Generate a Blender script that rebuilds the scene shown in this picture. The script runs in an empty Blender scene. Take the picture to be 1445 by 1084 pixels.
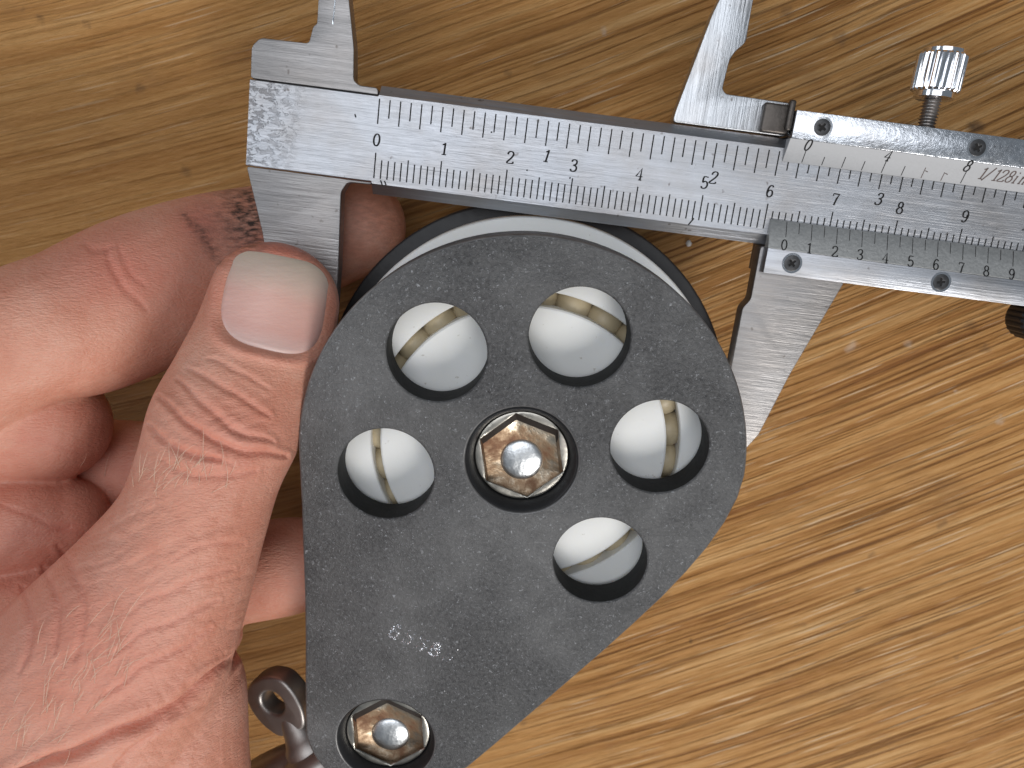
import bpy, bmesh, math, random
import numpy as np
from mathutils import Vector, Matrix
from mathutils.bvhtree import BVHTree

random.seed(7); rng = np.random.default_rng(7)
S = 0.01                      # one millimetre in scene units
sc = bpy.context.scene
col = sc.collection
R = math.radians

# ------------------------------------------------------------------ camera, world, light, exposure
PW, PH, FPX = 1445.0, 1084.0, 1086.0          # photograph size and focal length in its pixels
def basis(a, b, rot=0.0):
    Rx = np.array([[1, 0, 0], [0, math.cos(a), -math.sin(a)], [0, math.sin(a), math.cos(a)]])
    Ry = np.array([[math.cos(b), 0, math.sin(b)], [0, 1, 0], [-math.sin(b), 0, math.cos(b)]])
    Rz = np.array([[math.cos(rot), -math.sin(rot), 0], [math.sin(rot), math.cos(rot), 0], [0, 0, 1]])
    return Ry @ Rx @ Rz
RT = basis(0.2263, -0.0162)                   # table axes seen from the camera
CAM_H = 147.0                                 # lens height over the table, mm
def to_world(p):                              # camera-frame mm -> world mm
    return np.asarray(p, float) @ RT + np.array([0, 0, CAM_H])
def to_cam(p):                                # world mm -> camera-frame mm
    return (np.asarray(p, float) - np.array([0, 0, CAM_H])) @ RT.T
def ray_pt(x, y, z):                          # camera-frame point at depth z
    return np.array([(x - PW / 2) * z / FPX, -(y - PH / 2) * z / FPX, -z])
def frame(a, b, x, y, z, rot):
    M = RT.T @ basis(a, b, rot); o = to_world(ray_pt(x, y, z)) * S
    return Matrix([[*M[0], o[0]], [*M[1], o[1]], [*M[2], o[2]], [0, 0, 0, 1]])

cam = bpy.data.objects.new('camera', bpy.data.cameras.new('camera')); col.objects.link(cam)
m3 = RT.T
cam.matrix_world = Matrix([[*m3[0], 0], [*m3[1], 0], [*m3[2], CAM_H * S], [0, 0, 0, 1]])
cam.data.sensor_width = 36.0; cam.data.lens = 36.0 * FPX / PW
cam.data.clip_start = 0.02; cam.data.clip_end = 100
cam.data.dof.use_dof = True
cam.data.dof.focus_distance = 109 * S
cam.data.dof.aperture_fstop = (cam.data.lens * 0.001) / (2 * 0.40 * 0.001) * (0.1 / (100 * S)) * 1.0
sc.camera = cam

world = bpy.data.worlds.new('World'); sc.world = world; world.use_nodes = True
wbg = world.node_tree.nodes['Background']
wbg.inputs[0].default_value = (0.80, 0.90, 1.0, 1); wbg.inputs[1].default_value = 0.19

def area(name, loc, target, size, energy, color, sizey=None):
    l = bpy.data.lights.new(name, 'AREA'); l.size = size; l.energy = energy; l.color = color
    if sizey: l.shape = 'RECTANGLE'; l.size_y = sizey
    o = bpy.data.objects.new(name, l); col.objects.link(o); o.location = loc
    o.rotation_euler = (Vector(target) - Vector(loc)).to_track_quat('-Z', 'Y').to_euler()
    return o
area('window_light', (2.4, -4.8, 5.3), (0, 0, 0.2), 3.2, 350, (1.0, 0.97, 0.93), 2.6)
area('overhead_softbox', (-0.6, 1.2, 7.0), (0, 0, 0.2), 6.0, 200, (0.945, 0.965, 1.0), 4.6)  # unseen overhead panel, added to give the metal contrast
area('side_window_light', (-6.2, 1.6, 4.2), (0, 0, 0.3), 2.6, 70, (0.86, 0.93, 1.0), 2.0)
sc.view_settings.view_transform = 'Standard'; sc.view_settings.look = 'None'
sc.view_settings.exposure = 0.0; sc.view_settings.gamma = 1.0
sc.render.engine = 'CYCLES'
sc.cycles.max_bounces = 8

# ------------------------------------------------------------------ node helpers
class NT:
    def __init__(s, name):
        s.m = bpy.data.materials.new(name); s.m.use_nodes = True
        s.t = s.m.node_tree; s.b = s.t.nodes['Principled BSDF']
        s.out = s.t.nodes['Material Output']
    def n(s, typ, **kw):
        nd = s.t.nodes.new('ShaderNode' + typ)
        for k, v in kw.items():
            if k in nd.inputs: s.set(nd.inputs[k], v)
            else: setattr(nd, k, v)
        return nd
    def set(s, inp, v):
        if isinstance(v, bpy.types.NodeSocket): s.t.links.new(v, inp)
        elif isinstance(v, bpy.types.Node): s.t.links.new(v.outputs[0], inp)
        else: inp.default_value = v
    def coord(s, which='Object'): return s.n('TexCoord').outputs[which]
    def mapping(s, v, scale=(1, 1, 1), rot=(0, 0, 0), loc=(0, 0, 0)):
        return s.n('Mapping', Vector=v, Scale=scale, Rotation=rot, Location=loc).outputs[0]
    def noise(s, v, scale, detail=3, rough=0.55, dist=0.0):
        return s.n('TexNoise', Vector=v, Scale=scale, Detail=detail, Roughness=rough, Distortion=dist).outputs[0]
    def ramp(s, f, stops, interp='LINEAR'):
        r = s.n('ValToRGB'); s.set(r.inputs[0], f); cr = r.color_ramp; cr.interpolation = interp
        while len(cr.elements) < len(stops): cr.elements.new(0.5)
        for e, (p, c) in zip(cr.elements, stops):
            e.position = p; e.color = (c, c, c, 1) if isinstance(c, (int, float)) else (*c, 1)
        return r.outputs[0]
    def math(s, op, a, b=0.0, c=None):
        m = s.n('Math', operation=op); s.set(m.inputs[0], a); s.set(m.inputs[1], b)
        if c is not None: s.set(m.inputs[2], c)
        return m.outputs[0]
    def mix(s, f, a, b, mode='MIX'):
        m = s.n('MixRGB', blend_type=mode); s.set(m.inputs[0], f)
        for i, v in ((1, a), (2, b)):
            s.set(m.inputs[i], (*v, 1) if isinstance(v, tuple) and len(v) == 3 else v)
        return m.outputs[0]
    def bump(s, h, strength, dist, nrm=None):
        b = s.n('Bump', Height=h, Strength=strength, Distance=dist)
        if nrm is not None: s.set(b.inputs['Normal'], nrm)
        return b.outputs[0]
    def p(s, **kw):
        for k, v in kw.items():
            k = k.replace('_', ' ')
            if isinstance(v, tuple) and len(v) == 3 and s.b.inputs[k].type == 'RGBA': v = (*v, 1)
            s.set(s.b.inputs[k], v)
        return s.m

def steel(name, base=(0.56, 0.57, 0.60), rough=0.36, stretch=(4, 120, 60), worn=False, tone=0.16, scr=0.5):
    t = NT(name); c = t.coord()
    st = t.noise(t.mapping(c, stretch), 1.0, 5, 0.65)
    blot = t.noise(c, 9.0, 4, 0.6)
    fine = t.noise(t.mapping(c, tuple(k * 2.7 for k in stretch)), 1.0, 3, 0.7)
    v = t.mix(t.ramp(st, [(0.3, 0), (0.7, 1)]), tuple(x * (1 - tone) for x in base), tuple(min(1, x * (1 + tone)) for x in base))
    v = t.mix(t.ramp(blot, [(0.42, 0), (0.72, 0.6)]), v, (0.36, 0.33, 0.31))
    spots = t.noise(c, 60.0, 2, 0.5)
    v = t.mix(t.ramp(spots, [(0.70, 0), (0.76, 0.7)]), v, (0.14, 0.12, 0.11))
    h = t.math('ADD', t.math('MULTIPLY', st, 0.6), t.math('MULTIPLY', fine, 0.6))
    if worn:                                   # etched, wormy wear near the end of the bar
        sx = t.n('SeparateXYZ', Vector=c).outputs[0]
        mask = t.ramp(t.math('ADD', t.math('MULTIPLY', sx, -1.0), t.math('MULTIPLY', blot, 0.10)), [(0.165, 0), (0.235, 1)])
        worm = t.noise(t.mapping(c, (70, 130, 60)), 1.0, 3, 0.7, 0.8)
        wm = t.math('MULTIPLY', mask, t.ramp(worm, [(0.50, 0), (0.57, 1)]))
        v = t.mix(t.math('MULTIPLY', wm, 0.65), v, (0.13, 0.12, 0.12))
        h = t.math('SUBTRACT', h, t.math('MULTIPLY', wm, 0.8))
    r = t.math('ADD', t.math('MULTIPLY', fine, 0.22), rough - 0.11)
    return t.p(Base_Color=v, Metallic=1.0, Roughness=r, Normal=t.bump(h, scr * .55, 0.004))

def simple(name, colr, rough=0.5, metal=0.0, noise_scale=40, amt=0.2, bump=0.15):
    t = NT(name); c = t.coord(); n = t.noise(c, noise_scale, 4, 0.6)
    v = t.mix(n, tuple(x * (1 - amt) for x in colr), tuple(min(1, x * (1 + amt)) for x in colr))
    return t.p(Base_Color=v, Roughness=t.math('ADD', t.math('MULTIPLY', n, 0.2), rough - 0.1), Metallic=metal, Normal=t.bump(n, bump, 0.003))

M = {}
M['beam'] = steel('brushed_beam_steel', (0.46, 0.475, 0.51), 0.40, (3, 150, 60), worn=True, tone=0.13)
M['jaw'] = steel('ground_jaw_steel', (0.31, 0.30, 0.30), 0.44, (5, 110, 60), tone=0.22)
M['jaw_up'] = steel('upright_ground_steel', (0.50, 0.52, 0.55), 0.34, (130, 5, 60), tone=0.2)
M['slide'] = steel('polished_slider_steel', (0.66, 0.69, 0.74), 0.24, (60, 90, 60), tone=0.25, scr=0.35)
M['satin'] = simple('satin_chrome_scale', (0.46, 0.46, 0.47), 0.7, 0.3, 150, 0.10, 0.1)
M['satin_grey'] = simple('frosted_chrome_scale', (0.50, 0.50, 0.49), 0.5, 0.9, 220, 0.22, 0.2)
M['ink'] = simple('engraving_ink', (0.010, 0.009, 0.009), 0.9, 0.0, 300, 0.5, 0.0)
M['rust_ink'] = simple('faded_rust_ink', (0.085, 0.055, 0.048), 0.6, 0.0, 300, 0.4, 0.0)
M['black'] = simple('blackened_screw_steel', (0.035, 0.035, 0.038), 0.38, 0.6, 120, 0.3, 0.1)
M['screw'] = simple('blued_screw_steel', (0.075, 0.075, 0.078), 0.34, 0.7, 120, 0.3, 0.1)
M['gib_shadow'] = simple('shadowed_stained_steel', (0.10, 0.088, 0.08), 0.4, 0.8, 40, 0.6, 0.4)
M['chrome'] = simple('bright_chrome', (0.82, 0.83, 0.86), 0.14, 1.0, 60, 0.06, 0.05)
M['rubber'] = simple('black_rubber', (0.012, 0.012, 0.013), 0.45, 0.0, 160, 0.3, 0.1)

# blasted, hard-anodised plate with scuffs and dust
def plate_mat():
    t = NT('blasted_grey_alloy'); c = t.coord()
    g = t.noise(c, 170.0, 4, 0.7); b = t.noise(c, 3.6, 6, 0.65); d = t.noise(c, 55.0, 3, 0.6)
    v = t.mix(t.ramp(g, [(0.34, 0), (0.66, 1)]), (0.040, 0.0395, 0.041), (0.096, 0.095, 0.097))
    v = t.mix(t.ramp(b, [(0.42, 0), (0.62, 0.75)]), v, (0.150, 0.149, 0.150))
    v = t.mix(t.ramp(t.noise(c, 8.0, 5, 0.65), [(0.50, 0), (0.68, 0.6)]), v, (0.065, 0.064, 0.064))
    worm = t.noise(t.mapping(c, (1, 1, 1)), 210.0, 3, 0.75, 1.2)
    v = t.mix(t.ramp(worm, [(0.60, 0), (0.70, 0.75)]), v, (0.34, 0.35, 0.37))
    scr = t.noise(t.mapping(c, (5, 90, 5), (0, 0, 1.35)), 1.0, 3, 0.7)
    scm = t.math('MULTIPLY', t.ramp(scr, [(0.66, 0), (0.70, 1)]), t.ramp(t.noise(c, 7.0), [(0.5, 0), (0.62, 0.55)]))
    v = t.mix(scm, v, (0.28, 0.28, 0.29))
    vo = t.n('TexVoronoi', Vector=c, Scale=17.0, Randomness=1.0)
    rnd = t.n('SeparateXYZ', Vector=vo.outputs['Color'])
    rad = t.math('MULTIPLY', t.math('GREATER_THAN', rnd.outputs[0], 0.62), t.math('MULTIPLY', rnd.outputs[1], 0.034))
    dust = t.math('LESS_THAN', vo.outputs['Distance'], rad)
    v = t.mix(t.math('MULTIPLY', dust, 0.85), v, t.mix(t.math('GREATER_THAN', rnd.outputs[2], 0.28), (0.02, 0.02, 0.02), (0.78, 0.79, 0.80)))
    h = t.math('ADD', g, t.math('MULTIPLY', worm, 0.8))
    ro = t.math('ADD', t.math('MULTIPLY', g, 0.25), 0.36)
    return t.p(Base_Color=v, Metallic=0.35, Roughness=ro, Normal=t.bump(h, 0.55, 0.004))
M['plate'] = plate_mat()
M['worn_rim'] = simple('rubbed_alloy_rim', (0.17, 0.165, 0.165), 0.42, 0.5, 26, 0.75, 0.5)
M['rear'] = simple('black_anodised_alloy', (0.020, 0.020, 0.022), 0.5, 0.2, 60, 0.4, 0.2)
M['bore'] = simple('shaded_drilled_bore', (0.007, 0.0068, 0.0065), 0.8, 0.0, 60, 0.6, 0.4)  # shade inside the drilled holes is put into this near-black colour
M['plate_edge'] = simple('dark_worn_alloy', (0.045, 0.045, 0.048), 0.5, 0.3, 60, 0.5, 0.4)

def acetal(name, c1, c2, trans=0.0):
    t = NT(name); c = t.coord()
    n = t.noise(c, 4.0, 4, 0.6); f = t.noise(c, 90.0, 3, 0.6)
    v = t.mix(t.ramp(n, [(0.35, 0), (0.7, 1)]), c1, c2)
    v = t.mix(t.ramp(f, [(0.69, 0), (0.74, 0.5)]), v, (0.35, 0.30, 0.24))
    return t.p(Base_Color=v, Roughness=0.42, Subsurface_Weight=0.25, Subsurface_Radius=(0.02, 0.018, 0.014), Subsurface_Scale=1.0,
               Transmission_Weight=trans, Normal=t.bump(f, 0.06, 0.003))
M['acetal'] = acetal('white_acetal', (0.75, 0.75, 0.73), (0.82, 0.825, 0.82))
M['ball'] = acetal('amber_acetal_ball', (0.44, 0.36, 0.23), (0.56, 0.48, 0.34))

def bolt_mat():
    t = NT('rust_stained_steel'); c = t.coord()
    n = t.noise(c, 11.0, 6, 0.7, 0.4); f = t.noise(c, 45.0, 4, 0.7)
    k = t.math('ADD', t.math('MULTIPLY', n, 0.75), t.math('MULTIPLY', f, 0.3))
    v = t.ramp(k, [(0.34, (0.58, 0.55, 0.50)), (0.46, (0.46, 0.40, 0.32)), (0.55, (0.30, 0.21, 0.135)), (0.64, (0.19, 0.095, 0.05)), (0.75, (0.06, 0.03, 0.02))])
    r = t.ramp(k, [(0.4, 0.28), (0.62, 0.62)])
    return t.p(Base_Color=v, Metallic=t.ramp(k, [(0.5, 1.0), (0.66, 0.45)]), Roughness=r, Normal=t.bump(k, 0.4, 0.01))
M['bolt'] = bolt_mat()

M['grime_shade'] = simple('shaded_socket_wall', (0.018, 0.012, 0.009), 0.6, 0.1, 60, 0.6, 0.3)  # dark band of the upper socket walls: shade put into the colour
M['rim'] = simple('worn_bolt_rim', (0.42, 0.40, 0.36), 0.30, 1.0, 40, 0.25, 0.2)
M['nub'] = simple('bright_bolt_dimple', (0.62, 0.64, 0.66), 0.34, 1.0, 18, 0.5, 1.0)
M['shackle'] = simple('dull_stainless', (0.34, 0.315, 0.30), 0.42, 0.9, 30, 0.2, 0.2)

WOOD_MARKS = [  # dents, flecks and specks in the board: x, y, radius, colour
    (-0.864, 0.326, 0.0109, (0.05, 0.03, 0.02)),
    (-0.781, 0.321, 0.0084, (0.16, 0.085, 0.04)),
    (-0.895, 0.347, 0.0076, (0.16, 0.085, 0.04)),
    (-0.696, 0.215, 0.0118, (0.16, 0.085, 0.04)),
    (-0.629, 0.065, 0.0126, (0.16, 0.085, 0.04)),
    (0.138, 0.303, 0.0092, (0.62, 0.5, 0.4)),
    (-0.031, 0.231, 0.0101, (0.16, 0.085, 0.04)),
    (0.463, 0.33, 0.0134, (0.16, 0.085, 0.04)),
    (0.558, 0.286, 0.0143, (0.16, 0.085, 0.04)),
    (0.629, -0.268, 0.0143, (0.62, 0.5, 0.4)),
    (0.739, -0.263, 0.0118, (0.62, 0.5, 0.4)),
    (0.842, -0.358, 0.0076, (0.62, 0.5, 0.4)),
    (0.795, -0.231, 0.0076, (0.16, 0.085, 0.04)),
    (0.934, -0.41, 0.0092, (0.62, 0.5, 0.4)),
    (0.847, -0.627, 0.0126, (0.16, 0.085, 0.04)),
    (0.712, -0.699, 0.0134, (0.16, 0.085, 0.04)),
    (0.352, -0.902, 0.0076, (0.05, 0.03, 0.02)),
    (0.913, -0.932, 0.0092, (0.16, 0.085, 0.04)),
    (0.852, -0.225, 0.0134, (0.16, 0.085, 0.04)),
    (0.884, -0.266, 0.0118, (0.16, 0.085, 0.04))]
def wood():
    t = NT('oiled_pine_board'); c = t.coord()
    s = t.n('SeparateXYZ', Vector=c); x, y = s.outputs[0], s.outputs[1]
    big = t.noise(c, 1.1, 2, 0.5)
    v_ = t.math('SUBTRACT', y, t.math('MULTIPLY', x, 0.33))
    v_ = t.math('SUBTRACT', v_, t.math('MULTIPLY', t.math('MULTIPLY', x, x), 0.07))
    v_ = t.math('ADD', v_, t.math('MULTIPLY', t.math('SUBTRACT', big, 0.5), 0.04))
    uv = t.n('CombineXYZ', X=x, Y=v_, Z=0.0).outputs[0]
    def g(su, sv, d=4, r=0.6, off=0.0): return t.noise(t.mapping(uv, (su, sv, 1), (0, 0, 0), (off, off * 1.7, off)), 1.0, d, r)
    a = g(0.5, 8.0, 4, 0.6); b = g(0.9, 38.0, 5, 0.72, 3.1); f = g(2.6, 110.0, 5, 0.75, 5.7); vf = g(7, 240, 3, 0.6, 8.2)
    region = t.ramp(t.math('ADD', t.math('MULTIPLY', x, 0.45), t.math('MULTIPLY', big, 0.8)), [(0.12, 0.30), (0.62, 1.0)])
    k = t.math('ADD', t.math('MULTIPLY', a, 0.17), t.math('ADD', t.math('MULTIPLY', b, 0.43), t.math('MULTIPLY', f, 0.40)))
    k = t.math('ADD', 0.5, t.math('MULTIPLY', t.math('SUBTRACT', k, 0.5), t.math('ADD', 0.35, t.math('MULTIPLY', region, 1.05))))
    v = t.ramp(k, [(0.32, (0.190, 0.066, 0.013)), (0.43, (0.375, 0.168, 0.044)), (0.51, (0.510, 0.257, 0.082)), (0.66, (0.670, 0.400, 0.168))])
    pore = t.math('MULTIPLY', t.ramp(g(2.0, 150, 3, 0.6, 11.0), [(0.55, 0), (0.63, 0.95)]), region)
    v = t.mix(t.math('MULTIPLY', pore, 0.7), v, (0.15, 0.055, 0.015))
    pale = t.math('MULTIPLY', t.ramp(g(5.5, 190, 2, 0.5, 17.0), [(0.64, 0), (0.69, 0.95)]), region)
    v = t.mix(t.math('MULTIPLY', pale, 0.8), v, (0.78, 0.60, 0.40))
    blot = t.noise(t.mapping(c, (1, 1.4, 1)), 4.5, 4, 0.6)
    v = t.mix(t.ramp(blot, [(0.56, 0), (0.78, 0.45)]), v, (0.21, 0.105, 0.042))
    vo = t.n('TexVoronoi', Vector=t.mapping(c, (4.2, 6.0, 1)), Scale=1.0)
    rr = t.n('SeparateXYZ', Vector=vo.outputs['Color'])
    rad = t.math('MULTIPLY', t.math('GREATER_THAN', rr.outputs[0], 0.35), t.math('MULTIPLY', rr.outputs[1], 0.13))
    sp = t.math('ADD', vo.outputs['Distance'], t.math('MULTIPLY', t.noise(c, 60.0), 0.08))
    spot = t.math('SUBTRACT', 1.0, t.n('MapRange', Value=sp, **{'From Min': 0.03}).outputs[0])
    spm = t.n('MapRange', Value=t.math('SUBTRACT', sp, rad)); spm.inputs['From Min'].default_value = 0.0; spm.inputs['From Max'].default_value = 0.05
    v = t.mix(t.math('MULTIPLY', t.math('SUBTRACT', 1.0, spm.outputs[0]), 0.8), v, (0.07, 0.045, 0.03))
    wob = t.n('MixRGB', Fac=0.035, Color1=c, Color2=t.n('TexNoise', Vector=c, Scale=38.0, Detail=3.0).outputs[1]).outputs[0]
    for bx, by, br, bc in WOOD_MARKS:
        dd = t.n('VectorMath', operation='DISTANCE'); t.set(dd.inputs[0], wob); dd.inputs[1].default_value = (bx * .965 + .0175, by * .965 + .0175, .0175)
        mr = t.n('MapRange', Value=dd.outputs['Value']); mr.inputs['From Min'].default_value = br; mr.inputs['From Max'].default_value = br * .35
        v = t.mix(t.math('MULTIPLY', mr.outputs[0], .45), v, bc)
    h = t.math('ADD', t.math('MULTIPLY', b, 0.8), t.math('ADD', t.math('MULTIPLY', f, 0.7), t.math('MULTIPLY', vf, 0.4)))
    h = t.math('SUBTRACT', h, t.math('MULTIPLY', pore, 0.5))
    return t.p(Base_Color=v, Roughness=t.math('ADD', 0.36, t.math('MULTIPLY', f, 0.22)), Specular_IOR_Level=0.3, Normal=t.bump(h, 0.75, 0.012))
M['wood'] = wood()

def skin():
    t = NT('skin'); c = t.coord()
    red = t.n('Attribute', attribute_name='redness').outputs['Fac']; dirt = t.n('Attribute', attribute_name='dirt').outputs['Fac']
    a = t.noise(c, 9.0, 5, 0.65); b = t.noise(c, 32.0, 4, 0.65)
    k = t.math('ADD', t.math('MULTIPLY', a, 0.65), t.math('MULTIPLY', b, 0.35))
    v = t.ramp(k, [(0.34, (0.57, 0.240, 0.160)), (0.50, (0.635, 0.305, 0.215)), (0.68, (0.69, 0.38, 0.285))])
    v = t.mix(t.math('MULTIPLY', red, 0.7), v, (0.57, 0.180, 0.130))
    grime_shade = t.noise(t.mapping(c, (60, 180, 60), (0, 0, -0.9)), 1.0, 3, 0.6)
    v = t.mix(t.math('MULTIPLY', dirt, t.ramp(grime_shade, [(0.36, 0.15), (0.62, 1)])), v, (0.045, 0.032, 0.028))
    vo = t.n('TexVoronoi', Vector=t.mapping(t.n('MixRGB', Fac=0.03, Color1=c, Color2=t.n('TexNoise', Vector=c, Scale=14.0).outputs[1]).outputs[0], (95, 190, 105), (0, 0, -0.45)), feature='DISTANCE_TO_EDGE', Scale=1.0)
    cell = t.ramp(vo.outputs['Distance'], [(0.0, 0), (0.22, 1)])
    fine = t.noise(t.mapping(c, (130, 420, 130), (0, 0, 0.42)), 1.0, 3, 0.6)
    h = t.math('ADD', t.math('MULTIPLY', cell, 0.15), t.math('ADD', t.math('MULTIPLY', fine, 0.85), t.math('MULTIPLY', b, 0.5)))
    return t.p(Base_Color=v, Roughness=t.math('ADD', 0.40, t.math('MULTIPLY', b, 0.16)), Subsurface_Weight=0.25, Subsurface_Radius=(0.014, 0.006, 0.004),
               Subsurface_Scale=1.0, Specular_IOR_Level=0.42, Normal=t.bump(h, 0.42, 0.0045))
M['skin'] = skin()
def nail_mat():
    t = NT('nail'); at = t.n('Attribute', attribute_name='nail_v').outputs['Fac']
    c = t.coord(); n = t.noise(t.mapping(c, (30, 90, 30)), 1.0, 3, 0.6)
    k = t.math('ADD', at, t.math('MULTIPLY', t.math('SUBTRACT', t.noise(c, 14.0, 3), 0.5), 0.22))
    v = t.ramp(k, [(0.0, (0.66, 0.48, 0.44)), (0.22, (0.64, 0.37, 0.32)), (0.55, (0.66, 0.40, 0.34)), (0.80, (0.63, 0.49, 0.41)), (0.97, (0.64, 0.54, 0.44))])
    return t.p(Base_Color=v, Roughness=t.math('ADD', .36, t.math('MULTIPLY', n, .16)), Subsurface_Weight=0.2, Subsurface_Radius=(0.012, 0.006, 0.004), Subsurface_Scale=1.0, Normal=t.bump(n, 0.22, 0.004))
M['nail'] = nail_mat()
M['hair'] = simple('pale_hair', (0.72, 0.56, 0.42), 0.4, 0.0, 50, 0.1, 0.0)

# ------------------------------------------------------------------ object helpers
def link(name, me, mat, parent=None, smooth=35):
    if isinstance(mat, (list, tuple)):
        for m in mat: me.materials.append(m)
    elif mat: me.materials.append(mat)
    o = bpy.data.objects.new(name, me); col.objects.link(o)
    if smooth is not None and len(me.polygons):
        me.polygons.foreach_set('use_smooth', [True] * len(me.polygons)); me.set_sharp_from_angle(angle=R(smooth))
    if parent: o.parent = parent
    return o
def mesh(name, V, F, mat, parent=None, smooth=35, mats=None):
    me = bpy.data.meshes.new(name); me.from_pydata([tuple(c * S for c in v) for v in V], [], F)
    if mats: me.polygons.foreach_set('material_index', mats)
    me.update(); return link(name, me, mat, parent, smooth)
def thing(name, label, cat, mw=None, group=None):
    o = bpy.data.objects.new(name, None); col.objects.link(o); o.empty_display_size = 0.05
    if mw is not None: o.matrix_world = mw
    o['label'] = label; o['category'] = cat
    if group: o['group'] = group
    return o
def bm_mesh(name, bm, mat, parent=None, smooth=35):
    me = bpy.data.meshes.new(name); bmesh.ops.recalc_face_normals(bm, faces=bm.faces[:]); bm.to_mesh(me); bm.free()
    return link(name, me, mat, parent, smooth)
def plate(name, loops, z0, z1, mat, parent=None, bevel=0.15, smooth=40, res=2):
    """flat plate with holes: closed outlines (mm) filled, thickened and with rounded rims"""
    cu = bpy.data.curves.new(name, 'CURVE'); cu.dimensions = '2D'; cu.fill_mode = 'BOTH'
    cu.extrude = ((z1 - z0) / 2 - bevel) * S; cu.bevel_depth = bevel * S; cu.bevel_resolution = res; cu.offset = -bevel * S
    for L in loops:
        sp = cu.splines.new('POLY'); sp.points.add(len(L) - 1); sp.use_cyclic_u = True
        for q, p in zip(sp.points, L): q.co = (p[0] * S, p[1] * S, 0, 1)
    ob = bpy.data.objects.new('tmp', cu); col.objects.link(ob)
    me = bpy.data.meshes.new_from_object(ob.evaluated_get(bpy.context.evaluated_depsgraph_get()))
    bpy.data.objects.remove(ob); bpy.data.curves.remove(cu)
    me.name = name
    zc = (z0 + z1) / 2 * S
    co = np.empty(len(me.vertices) * 3); me.vertices.foreach_get('co', co); co[2::3] += zc; me.vertices.foreach_set('co', co)
    bm = bmesh.new(); bm.from_mesh(me); bmesh.ops.remove_doubles(bm, verts=bm.verts[:], dist=1e-5); bmesh.ops.recalc_face_normals(bm, faces=bm.faces[:]); bm.to_mesh(me); bm.free()
    me.materials.clear(); me.update()
    return link(name, me, mat, parent, smooth)
def circle(cx, cy, r, n=48, a0=0.0):
    return [(cx + r * math.cos(a0 + 2 * math.pi * i / n), cy + r * math.sin(a0 + 2 * math.pi * i / n)) for i in range(n)]
def lathe(prof, n=64, cx=0.0, cy=0.0):
    """profile [(r, z)] about the z axis"""
    V, F = [], []
    for r, z in prof:
        for i in range(n):
            a = 2 * math.pi * i / n; V.append((cx + r * math.cos(a), cy + r * math.sin(a), z))
    for k in range(len(prof) - 1):
        for i in range(n):
            j = (i + 1) % n; F.append((k * n + i, k * n + j, (k + 1) * n + j, (k + 1) * n + i))
    if prof[0][0] > 1e-6: F.append(tuple(range(n))[::-1]) if prof[0][0] < 0.02 else None
    return V, F
def boxes(L):
    V, F = [], []
    for x0, x1, y0, y1, z0, z1 in L:
        b = len(V); V += [(x, y, z) for z in (z0, z1) for y in (y0, y1) for x in (x0, x1)]
        F += [tuple(b + i for i in f) for f in ((0, 2, 3, 1), (4, 5, 7, 6), (0, 1, 5, 4), (2, 6, 7, 3), (0, 4, 6, 2), (1, 3, 7, 5))]
    return V, F
def prism_x(sec, x0, x1):
    """cross-section [(y, z)] run along x"""
    n = len(sec); V = [(x0, y, z) for y, z in sec] + [(x1, y, z) for y, z in sec]
    F = [(i, (i + 1) % n, n + (i + 1) % n, n + i) for i in range(n)] + [tuple(range(n))[::-1], tuple(range(n, 2 * n))]
    return V, F
def bevel_obj(o, w, seg=2, ang=30):
    bm = bmesh.new(); bm.from_mesh(o.data); bmesh.ops.recalc_face_normals(bm, faces=bm.faces[:])
    E = [e for e in bm.edges if len(e.link_faces) == 2 and e.calc_face_angle(0) > R(ang)]
    bmesh.ops.bevel(bm, geom=E, offset=w * S, segments=seg, affect='EDGES', profile=0.5, clamp_overlap=True)
    bm.to_mesh(o.data); bm.free()
    o.data.polygons.foreach_set('use_smooth', [True] * len(o.data.polygons)); o.data.set_sharp_from_angle(angle=R(35))
    return o
def round_poly(P, r, n=4):
    out = []; N = len(P)
    for i in range(N):
        a, b, c = Vector(P[i - 1]), Vector(P[i]), Vector(P[(i + 1) % N])
        u, w = (a - b), (c - b); d = min(r, u.length * .45, w.length * .45); u.normalize(); w.normalize()
        p, q = b + u * d, b + w * d
        for k in range(n + 1):
            s = k / n; out.append(tuple(p * (1 - s) ** 2 + b * 2 * s * (1 - s) + q * s * s))
    return out

# ------------------------------------------------------------------ the table top
V, F = boxes([(-900, 900, -700, 700, -30, 0)])
table = mesh('table_top', V, F, M['wood'], None, None)
table['kind'] = 'structure'; table['label'] = 'worn varnished wooden table top with slanting grain'; table['category'] = 'table'

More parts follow.
